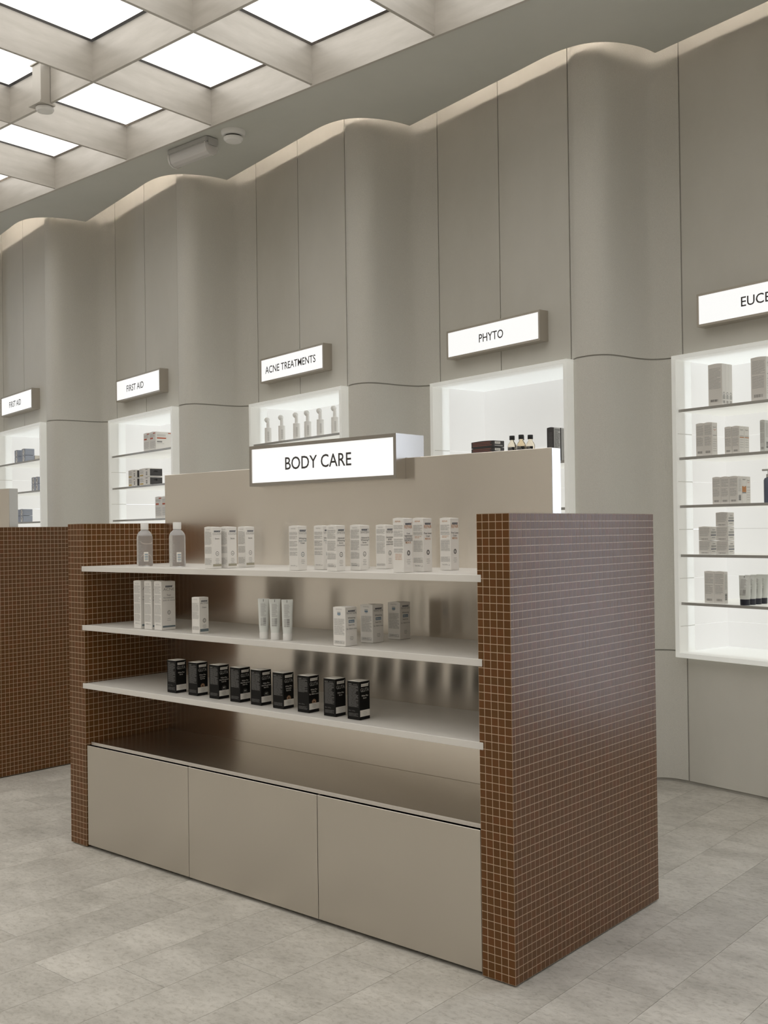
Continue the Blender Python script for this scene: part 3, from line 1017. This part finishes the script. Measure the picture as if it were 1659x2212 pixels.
ST_RL = dict(key='rl', title='REPAIR', tm=M['orange'], tick=M['red'], tw=0.84, th=1.1, lines=[('Post Laser', M['ink']), ('Cream', M['ink']), ('MEDICAL', M['orange'])], lp=0.052, badge=M['ink'], bi=0.0056, bin=True, foot=3, headm=M['orange'], paras=((.87, .76), (.74, .68), (.58, .38), (.26, .17)), oparas=((.66, .62),), vol='75ml/2.54fl.oz')
for x, y, st, lab in ((-0.416, .012, ST_RP, 'front REPAIR carton with orange title and four text lines'),
                      (-0.401, .095, ST_RL, 'middle REPAIR carton with orange title, right behind the front one'),
                      (-0.385, .222, ST_RL, 'REPAIR carton standing apart at the right end of the top shelf')):
    carton(x, y, SH_Z[0]+0.0003, .045, .046, .177, lab, 'repair cartons on the top shelf', pr=print_white(.045, .046, .177, st))

# ------------------------------------------------------------------ micellar water bottles
def water_bottle(x, y, label):
    g = tag(empty('water_bottle', (x, y, SH_Z[0]+0.0003), 0.0), label, 'bottle', 'clear bottles on the top shelf')
    R = 0.0335
    pr = [(0.018, 0.004), (0.026, 0.0), (R-0.002, 0.001), (R, 0.006), (R, 0.122), (R-0.0012, 0.1285)]
    link('bottle_body', cached('wb_body', lambda: MB().lathe(pr, M['liquid'], 48).data('bottle_body', smooth=True)), g)
    sh = [(R-0.0012, 0.1288), (R-0.003, 0.1345), (R-0.009, 0.144), (R-0.017, 0.151), (0.0145, 0.1545), (0.0145, 0.160)]
    sh = sh+[(max(r-0.001, 0.001), z) for r, z in reversed(sh)]
    link('shoulder', cached('wb_sh', lambda: MB().lathe(sh, M['clear'], 48).data('shoulder', smooth=True)), g)
    cap = MB().lathe([(0.0165, 0.1545), (0.0168, 0.156), (0.0168, 0.181), (0.0158, 0.183)], M['white_plastic'], 32)
    link('cap', cached('wb_cap', lambda: cap.data('cap', smooth=True)), g)
    def lab():
        mb = MB()
        rng = random.Random(5)
        def arc(a0, a1, z0, z1, m, rr=R+0.0003, n=6):
            vs, fs = [], []
            for i in range(n+1):
                a = a0+(a1-a0)*i/n
                vs += [(rr*math.cos(a), rr*math.sin(a), z0), (rr*math.cos(a), rr*math.sin(a), z1)]
            for i in range(n):
                fs.append((2*i, 2*i+2, 2*i+3, 2*i+1))
            mb.add(vs, fs, m)
        ac = math.atan2(CAM.y-y, CAM.x-x)
        arc(ac-0.12, ac+0.45, 0.020, 0.060, M['ink_white'])
        for i in range(7):
            z = 0.023+0.005*i
            arc(ac-0.02, ac+0.40, z, z+rng.uniform(0.001, 0.0035), M['blue'] if i % 2 else M['ink_light'], R+0.0006)
        for i in range(26):
            z = 0.105-i*0.0034
            arc(ac-1.25, ac-0.30-rng.random()*0.25, z, z+0.0009, M['ink_light'])
        return mb.data('label_print')
    link('label_print', cached('wb_label', lab), g)
water_bottle(-1.932, .118, 'left one of two clear water bottles on the top shelf')
water_bottle(-1.712, .118, 'right one of two clear water bottles, nearer the cartons')

# ------------------------------------------------------------------ tubes
def tube_mesh(w, hh, capr, caph, body_m, cap_m):
    n = 20
    def ring(rx, ry, z):
        return [(rx*math.cos(2*PI*i/n), ry*math.sin(2*PI*i/n), z) for i in range(n)]
    secs = [(capr, capr, caph), (w*0.40, w*0.37, caph+0.003), (w*0.44, w*0.36, hh*0.35), (w*0.47, w*0.24, hh*0.65), (w*0.49, w*0.10, hh*0.88), (w*0.5, 0.0014, hh*0.95), (w*0.5, 0.0012, hh)]
    vs, fs = [], []
    for rx, ry, z in secs:
        vs += ring(rx, ry, z)
    for j in range(len(secs)-1):
        for i in range(n):
            k = (i+1) % n
            fs.append((j*n+i, j*n+k, (j+1)*n+k, (j+1)*n+i))
    fs.append(tuple(range((len(secs)-1)*n, len(secs)*n)))
    body = MB().add(vs, fs, body_m).data('tube_body', smooth=True)
    cap = MB().lathe([(capr*0.94, 0), (capr, 0.002), (capr*1.02, caph-0.001), (capr*0.97, caph)], cap_m, 24).data('tube_cap', smooth=True)
    return body, cap
TB = tube_mesh(.042, .148, .0165, .026, M['tube'], M['white_plastic'])
def tube_print(w, hh):
    mb = MB()
    rng = random.Random(11)
    tab = [(0.20, 0.40, 0.37), (0.35, 0.44, 0.36), (0.65, 0.47, 0.24), (0.88, 0.49, 0.10), (0.95, 0.50, 0.035), (1.0, 0.50, 0.03)]
    def y(x, z):
        t = z/hh
        for (t0, a0, b0), (t1, a1, b1) in zip(tab[:-1], tab[1:]):
            if t <= t1:
                break
        q = max(0.0, min(1.0, (t-t0)/(t1-t0)))
        rx, ry = (a0+(a1-a0)*q)*w, (b0+(b1-b0)*q)*w
        return -ry*math.sqrt(max(0.05, 1-(x/rx)**2))-0.0009
    def rect(x0, z0, x1, z1, m):
        n = 4
        for i in range(n):
            a, b = x0+(x1-x0)*i/n, x0+(x1-x0)*(i+1)/n
            mb.add([(a, y(a, z0), z0), (b, y(b, z0), z0), (b, y(b, z1), z1), (a, y(a, z1), z1)], [(0, 1, 2, 3)], m)
    z = hh*0.87
    while z > hh*0.33:
        e = w*rng.uniform(0.0, 0.24)
        if not (hh*0.36 < z < hh*0.55):
            rect(-w*0.26, z, w*0.05+e, z+0.0012, M['ink_light'])
        z -= 0.0032
    for i in range(9):
        zz = hh*(0.34+0.022*i)
        rect(-w*0.02, zz, w*0.22, zz+rng.uniform(0.001, 0.0026), M['ink_grey'])
        rect(-w*0.26, zz, -w*0.06, zz+0.0015, M['ink_light'])
    rect(-w*0.03, hh*0.925, w*0.01, hh*0.985, M['ink'])
    return mb.data('print')
TPR = tube_print(.042, .148)
face_cam = lambda x, y: math.atan2(CAM.y-y, CAM.x-x)+PI/2
for i, (x, y) in enumerate(((-1.114, .042), (-1.056, .044), (-0.996, .048))):
    lab = ('left', 'middle', 'right')[i]+' one of three pale tubes standing on their caps, middle shelf'
    g = tag(empty('cream_tube', (x, y, SH_Z[1]+0.0003), face_cam(x, y)-0.12), lab, 'tube', 'pale tubes on the middle shelf')
    link('tube_body', TB[0], g)
    link('tube_cap', TB[1], g)
    link('print', TPR, g)

# ------------------------------------------------------------------ goods in the wall niches
def niche_item(k, u, v, z, a, b, h, label, group, body, lid, pr=None):
    p = bay(k, u, v)
    return carton(p.x, p.y, z+0.0006, a, b, h, label, group, body, lid, pr, rz=BA)

def print_plain(a, b, h, key, front='para', side='logo', acc=None):
    def fn():
        rng = random.Random(len(key)*3+int(h*500))
        mb = MB()
        f = Face(mb, (-a, 0, 0), (1, 0, 0), (0, -1, 0), a, h)
        if front == 'para':
            f.para(a*.08, a*.92, h*.92, h*.62, M['ink_light'], rng, 0.0052, 0.0019)
            f.para(a*.08, a*.85, h*.57, h*.30, M['ink_light'], rng, 0.0052, 0.0019)
            f.bars(a*.2, h*.08, a*.8, h*.15, M['ink_grey'], rng, True)
        if front == 'bar':
            f.para(a*.06, a*.9, h*.90, h*.42, M['ink_light'], rng, 0.006, 0.002)
            f.bars(a*.16, h*.10, a*.72, h*.155, M['ink'], rng, True, 16)
        if front == 'rect':
            f.rect(a*.08, h*.62, a*.55, h*.70, acc)
            f.rect(a*.55, h*.90, a*.92, h*.95, acc)
            f.para(a*.08, a*.8, h*.88, h*.74, M['ink_light'], rng, 0.008, 0.003)
            f.para(a*.08, a*.9, h*.50, h*.12, M['ink_light'], rng, 0.007, 0.002)
        if front == 'kit':
            f.para(a*.06, a*.45, h*.85, h*.35, M['ink_light'], rng, 0.008, 0.003)
            f.rect(a*.06, h*.12, a*.4, h*.26, acc)
            f.rect(a*.62, h*.82, a*.82, h*.9, M['ink_grey'])
            f.bars(a*.66, h*.2, a*.8, h*.62, M['ink'], rng, False, 7)
        if front == 'round':
            f.ring(a*.5, h*.46, min(a, h)*.42, 0.0005, M['ink_white'], 20)
            f.ring(a*.42, h*.5, min(a, h)*.2, 0.0005, M['carton_blue'], 12)
            f.rect(a*.36, h*.28, a*.72, h*.34, M['carton_blue'])
            f.rect(a*.3, h*.62, a*.7, h*.68, M['carton_blue'])
        if front == 'dark':
            f.para(a*.06, a*.92, h*.86, h*.2, M['rose'], rng, 0.009, 0.004)
        if front == 'darklines':
            f.para(a*.2, a*.8, h*.85, h*.2, M['ink_dim'], rng, 0.008, 0.002)
        f = Face(mb, (0, 0, 0), (0, 1, 0), (1, 0, 0), b, h)
        if side == 'logo':
            f.text('Eucerin', b*.5, h*.84, b*.55, h*.035, M['ink'])
            f.ring(b*.5, h*.83, b*.26, b*.22, M['red'], 10, PI*1.15, PI*1.85)
            f.rect(b*.15, h*.60, b*.85, h*.615, M['ink_grey'])
            f.para(b*.15, b*.85, h*.50, h*.12, M['ink_light'], rng, 0.012, 0.002)
        if side == 'orangebar':
            f.text('Eucerin', b*.5, h*.84, b*.6, h*.045, M['ink'])
            f.rect(b*.08, h*.57, b*.95, h*.60, acc)
            f.rect(b*.1, h*.63, b*.9, h*.645, M['ink_grey'])
            f.para(b*.15, b*.85, h*.50, h*.2, M['ink_light'], rng, 0.012, 0.002)
        if side == 'navybar':
            f.text('Eucerin', b*.55, h*.74, b*.4, h*.09, M['ink'])
            f.rect(b*.05, h*.36, b*.98, h*.42, M['navy'])
            f.rect(b*.2, h*.2, b*.75, h*.23, M['ink_grey'])
            f.rect(b*.1, h*.5, b*.95, h*.66, M['ink_light'])
        if side == 'spine':
            f.rect(b*.15, h*.15, b*.85, h*.24, M['ink_light'])
            f.bars(b*.2, h*.05, b*.8, h*.12, M['ink_grey'], rng, True, 6)
            f.ring(b*.5, h*.28, b*.3, b*.2, M['ink_grey'], 10)
        if side == 'sun':
            f.text('Eucerin', b*.5, h*.86, b*.6, h*.05, M['ink'])
            f.rect(b*.0+0.001, h*.42, b*.97, h*.64, M['orange'])
            f.ring(b*.5, h*.68, b*.28, 0.0003, M['carton_grey'], 12)
            f.rect(b*.05, h*.38, b*.95, h*.41, M['teal'])
        if side == 'barcode':
            f.bars(b*.2, h*.12, b*.75, h*.32, M['ink'], rng, False, 12)
            f.para(b*.15, b*.8, h*.9, h*.45, M['ink_light'], rng, 0.006, 0.002)
        if side == 'firstaid':
            f.rect(b*.06, h*.62, b*.52, h*.685, acc)
            f.rect(b*.62, h*.90, b*.92, h*.945, acc)
            f.para(b*.06, b*.5, h*.84, h*.74, M['ink_light'], rng, 0.008, 0.003)
            f.rect(b*.06, h*.42, b*.32, h*.50, M['ink_grey'])
            f.rect(b*.06, h*.35, b*.42, h*.365, M['ink_light'])
        if side == 'darkface':
            f.rect(b*.04, h*.08, b*.985, h*.90, M['carton_char'])
            f.ring(b*.55, h*.62, h*.12, h*.02, M['ink_light'], 14)
            f.rect(b*.35, h*.58, b*.5, h*.66, M['ink_light'])
        if side == 'sideline':
            f.rect(b*.02, h*.0+0.001, b*.98, h*.13, M['carton_blue'])
            f.rect(b*.25, h*.5, b*.75, h*.53, M['ink_light'])
        if side == 'darklabel':
            f.rect(b*.12, h*.50, b*.62, h*.86, M['ink_white'])
            f.bars(b*.2, h*.6, b*.55, h*.8, M['ink'], rng, True, 10)
            f.rect(b*.1, h*.2, b*.85, h*.3, M['ink_light'])
        if side == 'greytext':
            f.rect(0.001, 0.001, b-0.001, h-0.001, M['ink_silver'])
            f.para(b*.1, b*.9, h*.95, h*.06, M['ink_light'], rng, 0.007, 0.003)
        return mb.data('print')
    return cached(('pp', a, b, h, key), fn)

ZA, ZB, ZC, ZD, ZE = SHZ
CG, CL = 'carton_grey', 'carton_grey'
# right-hand niche
A = (.082, .029, .214)
for i in range(3):
    niche_item(0, .276, .045+i*.0295, ZA, *A, ('front one of three tall grey-white cartons on the right niche top shelf', 'middle of three tall cartons in file on the right niche top shelf', 'rear one of three tall cartons in file on the right niche top shelf')[i], 'tall cartons, right niche', CG, CL, print_plain(*A, 'tallspine', 'bar', 'spine'))
A = (.084, .050, .215)
niche_item(0, .524, .045, ZA, *A, 'tall text-covered carton touching the right picture edge, top shelf', None, CG, CL, print_plain(*A, 'tallpara', 'para', 'logo'))
A = (.049, .045, .170)
for i in range(2):
    niche_item(0, .164+.051*i, .045-.004*i, ZB, *A, ('left', 'right')[i]+' one of two upright cartons on the right niche second shelf, left pair', 'upright cartons, second shelf, right niche', CG, CL, print_plain(*A, 'upr', 'para', 'logo'))
A = (.0415, .042, .138)
for (u, v, lab) in ((.327, .045, 'left orange-striped carton, right niche second shelf'), (.371, .043, 'front orange-striped carton, right niche second shelf'), (.371, .0865, 'rear orange-striped carton, right niche second shelf')):
    niche_item(0, u, v, ZB, *A, lab, 'orange-striped cartons, right niche', CG, CL, print_plain(*A, 'ora', 'para', 'orangebar', M['orange']))
A = (.027, .05, .155)
niche_item(0, .512, .045, ZB, *A, 'slim pale green carton at the right picture edge, second shelf', None, 'tube', CL, print_plain(*A, 'slim', 'para', 'barcode'))
A = (.0485, .0365, .138)
for (u, v, lab) in ((.2575, .045, 'leftmost carton of the row with the orange label, right niche third shelf'), (.3070, .045, 'second carton of the row with the orange label, third shelf'), (.3565, .045, 'front corner carton beside the orange label, right niche third shelf'), (.3565, .0823, 'carton with the bright orange label, right niche third shelf'), (.3565, .1196, 'rear carton behind the orange label, right niche third shelf')):
    niche_item(0, u, v, ZC, *A, lab, 'cartons around the orange label, right niche', CG, CL, print_plain(*A, 'sun' if v == .0823 else ('bc' if v < .05 else 'plain'), 'para', 'sun' if v == .0823 else ('barcode' if v < .05 else 'logo')))
A = (.071, .053, .0712)
for u, n, nm in ((.190, 2, 'left'), (.299, 3, 'right')):
    for j in range(n):
        pos = (('bottom', 'top') if n == 2 else ('bottom', 'middle', 'topmost'))[j]
        niche_item(0, u, .050 if n == 2 else .042, ZD+j*.0718, *A, '%s carton of the %s navy-striped stack, right niche fourth shelf' % (pos, nm), 'stacked navy-striped cartons, right niche', CG, CL, print_plain(*A, 'navy', 'para', 'navybar'))
A = (.0585, .030, .165)
for i in range(2):
    niche_item(0, .211+.0592*i, .045, ZE, *A, ('left', 'right')[i]+' one of two plain cartons on the right niche lowest shelf', 'cartons on the lowest niche shelf', CG, CL, print_plain(*A, 'low', 'para', 'barcode'))
TB2 = tube_mesh(.064, .148, .024, .030, M['tube'], M['capdark'])
TPR2 = tube_print(.064, .148)
for i in range(4):
    p = bay(0, .385, .050+i*.051)
    g = tag(empty('lotion_tube', (p.x, p.y, ZE+.0006), BA+0.05), ('front', 'second', 'third', 'rearmost')[i]+' dark-capped lotion tube in the file of four, right niche lowest shelf', 'tube', 'dark-capped tubes, right niche')
    link('tube_body', TB2[0], g)
    link('tube_cap', TB2[1], g)
    link('print', TPR2, g)
p = bay(0, .520, .06)
g = tag(empty('pump_bottle', (p.x, p.y, ZC+.0006), BA), 'dark blue pump bottle cut by the right picture edge, third shelf', 'bottle')
MB().lathe([(.021, 0), (.024, .002), (.024, .110), (.020, .120), (.011, .124)], M['pumpglass'], 28).build('bottle_body', g, smooth=True)
MB().lathe([(.012, .1245), (.012, .140), (.005, .141), (.005, .156)], M['grey_plastic'], 20).build('pump_collar', g, smooth=True)
MB().box((-.034, -.007, .1562), (.010, .007, .166), M['grey_plastic']).build('pump_head', g, bevel=.002)

# niche with white foam bottles
for i, u in enumerate((.154, .331, .514, .648, .794, .957)):
    p = bay(2, u, .062)
    lab = ('leftmost', 'second', 'third', 'fourth', 'fifth', 'rightmost')[i]+(' of six' if i in (0, 5) else ' from the left of six')+' white foam bottles above the BODY CARE sign'
    g = tag(empty('foam_bottle', (p.x, p.y, ZA+.0006), BA), lab, 'bottle', 'white foam bottles')
    body = cached('fb_body', lambda: MB().lathe([(.022, 0), (.0235, .002), (.0235, .088), (.0232, .089), (.0232, .106), (.021, .108)], M['white_plastic'], 28).data('bottle_body', smooth=True))
    neck = cached('fb_neck', lambda: MB().lathe([(.0125, .1085), (.0115, .112), (.0105, .150), (.0085, .157)], M['white_plastic'], 20).data('neck', smooth=True))
    link('bottle_body', body, g)
    link('neck', neck, g)
    def brush():
        n, vs, fs = 22, [], []
        prof = [(.001, .016), (.010, .0145), (.017, .009), (.0195, .001), (.0195, -.003), (.017, -.006), (.001, -.010)]
        for r, dd in prof:
            for q in range(n):
                an = 2*PI*q/n
                t = math.radians(28)
                x, zz = -dd, r*math.cos(an)
                vs.append((-.011+x*math.cos(t)-zz*math.sin(t)*-1*0.6, r*math.sin(an), .164+zz*math.cos(t)+x*math.sin(t)*-1))
        for j in range(len(prof)-1):
            for q in range(n):
                k2 = (q+1) % n
                fs.append((j*n+q, j*n+k2, (j+1)*n+k2, (j+1)*n+q))
        return MB().add(vs, fs, M['white_plastic']).data('brush_head', smooth=True)
    link('brush_head', cached('fb_brush', brush), g)
    def pr():
        mb = MB()
        f_r = .0238
        def arc(a0, a1, z0, z1, m):
            vs = []
            for q in range(5):
                an = a0+(a1-a0)*q/4
                vs += [(f_r*math.cos(an), f_r*math.sin(an), z0), (f_r*math.cos(an), f_r*math.sin(an), z1)]
            mb.add(vs, [(2*q, 2*q+2, 2*q+3, 2*q+1) for q in range(4)], m)
        for zz in range(16):
            arc(-.75, -.25, .018+zz*.004, .0195+zz*.004, M['ink_light'])
        arc(-2.25, -2.05, .066, .071, M['ink'])
        for zz in (.050, .040, .030, .018, .010):
            arc(-2.2, -2.05, zz, zz+.006, M['ink_grey'])
        return mb.data('print')
    link('print', cached('fb_print', pr), g)

# niche right of centre
A = (.191, .087, .0392)
for j in range(4):
    niche_item(1, .451, .10, ZB+j*.0396, *A, 'dark rose-lettered flat carton, %s of four, behind the steel panel' % ('bottom', 'second from the bottom', 'third from the bottom', 'topmost')[j], 'flat dark cartons', 'carton_char', 'carton_char', print_plain(*A, 'rose', 'dark', 'darklabel'))
for i, (u, v) in enumerate(((.604, .10), (.625, .155), (.677, .10), (.700, .150))):
    p = bay(1, u, v)
    lab = ('front left', 'rear left', 'front right', 'rear right')[i]+' one of four pale amber bottles with black caps'
    g = tag(empty('serum_bottle', (p.x, p.y, ZB+.0006), BA), lab, 'bottle', 'amber bottles with black caps')
    link('bottle_body', cached('ab_body', lambda: MB().lathe([(.024, 0), (.0255, .002), (.0255, .112), (.022, .122), (.012, .138), (.0105, .146)], M['amber'], 28).data('bottle_body', smooth=True)), g)
    link('cap', cached('ab_cap', lambda: MB().lathe([(.0150, .1462), (.0155, .148), (.0155, .169), (.0145, .171)], M['capblack'], 24).data('cap', smooth=True)), g)
    def albl():
        mb = MB()
        for a0, a1, z0, z1, m in ((-2.0, -.2, .070, .105, M['capblack']), (-1.8, -.9, .098, .102, M['ink_silver']), (-1.8, -.7, .090, .092, M['ink_silver'])):
            vs = []
            rr = .0258 if m is M['capblack'] else .0260
            for q in range(9):
                an = a0+(a1-a0)*q/8
                vs += [(rr*math.cos(an), rr*math.sin(an), z0), (rr*math.cos(an), rr*math.sin(an), z1)]
            mb.add(vs, [(2*q, 2*q+2, 2*q+3, 2*q+1) for q in range(8)], m)
        return mb.data('label_print')
    link('label_print', cached('ab_lab', albl), g)
A = (.052, .052, .193)
for j in range(2):
    niche_item(1, .927, .10+.058*j, ZB, *A, ('front', 'rear')[j]+' upright black carton with grey text side, right of the amber bottles', 'upright black cartons', 'carton_char', 'carton_char', print_plain(*A, 'blk', 'darklines', 'greytext'))

# second niche from the left
A = (.102, .16, .137)
for i in range(2):
    niche_item(3, .653+.104*i, .045, ZA, *A, ('left', 'right')[i]+' one of two large white cartons with red labels, upper shelf', 'red-labelled cartons', 'carton', 'carton', print_plain(*A, 'fa', 'rect', 'firstaid', M['red']))
A = (.15, .10, .063)
for j in range(2):
    niche_item(3, .411, .05, ZB+j*.0635, *A, ('bottom', 'top')[j]+' white carton of the left pair beside the dark-sided stack', 'flat dressing cartons', 'carton', 'carton', print_plain(*A, 'kitl', 'kit', 'darkface', M['yellow']))
A = (.175, .105, .063)
for j in range(2):
    niche_item(3, .643, .045, ZB+j*.0635, *A, ('bottom', 'top')[j]+' carton with a dark charcoal side panel, second niche middle shelf', 'flat dressing cartons', 'carton', 'carton', print_plain(*A, 'kitr', 'kit', 'darkface', M['yellow']))
A = (.108, .12, .158)
for i in range(2):
    niche_item(3, .844+.11*i, .045, ZC, *A, ('left', 'right')[i]+' white carton with a red label, half hidden by the steel back panel', 'red-labelled cartons', 'carton', 'carton', print_plain(*A, 'fa3', 'rect', 'firstaid', M['red']))

# far-left niche: little blue cartons, two high
A = (.090, .076, .054)
rows = [(ZA, (.455, .631), ('upper', 'left', 'right'), .0), (ZC, (.400, .569), ('lower', 'left', 'right'), .0)]
for z, us, (sh, l_, r_), _ in rows:
    for u, nm in zip(us, (l_, r_)):
        for j in range(2):
            niche_item(4, u, .045, z+j*.0548, *A, '%s little blue carton of the %s pair, far-left niche %s shelf' % (('bottom', 'top')[j], nm, sh), 'small blue cartons, far-left niche', 'carton_blue', 'carton_cream', print_blue if False else print_plain(*A, 'blu', 'round', 'sideline'))
A2 = (.080, .076, .055)
for i, u in enumerate((.854, .936)):
    for j in range(2):
        niche_item(4, u, .045, ZB+j*.0558, *A2, '%s %s of four blue cartons by the stile, far-left niche middle shelf' % (('bottom', 'top')[j], ('left', 'right')[i]), 'small blue cartons, far-left niche', 'carton_blue', 'carton_cream', print_plain(*A2, 'blu2', 'round', 'sideline'))
A = (.090, .09, .054)
niche_item(4, .631, .124, ZA, *A, 'cream carton lying behind the right blue pair, far-left niche upper shelf', None, 'carton_cream', 'carton_cream')

for o in bpy.data.objects:
    if o.name.split('.')[0] in ('print', 'label_print'):
        o['kind'] = 'stuff'          # flat print, too small to pick apart
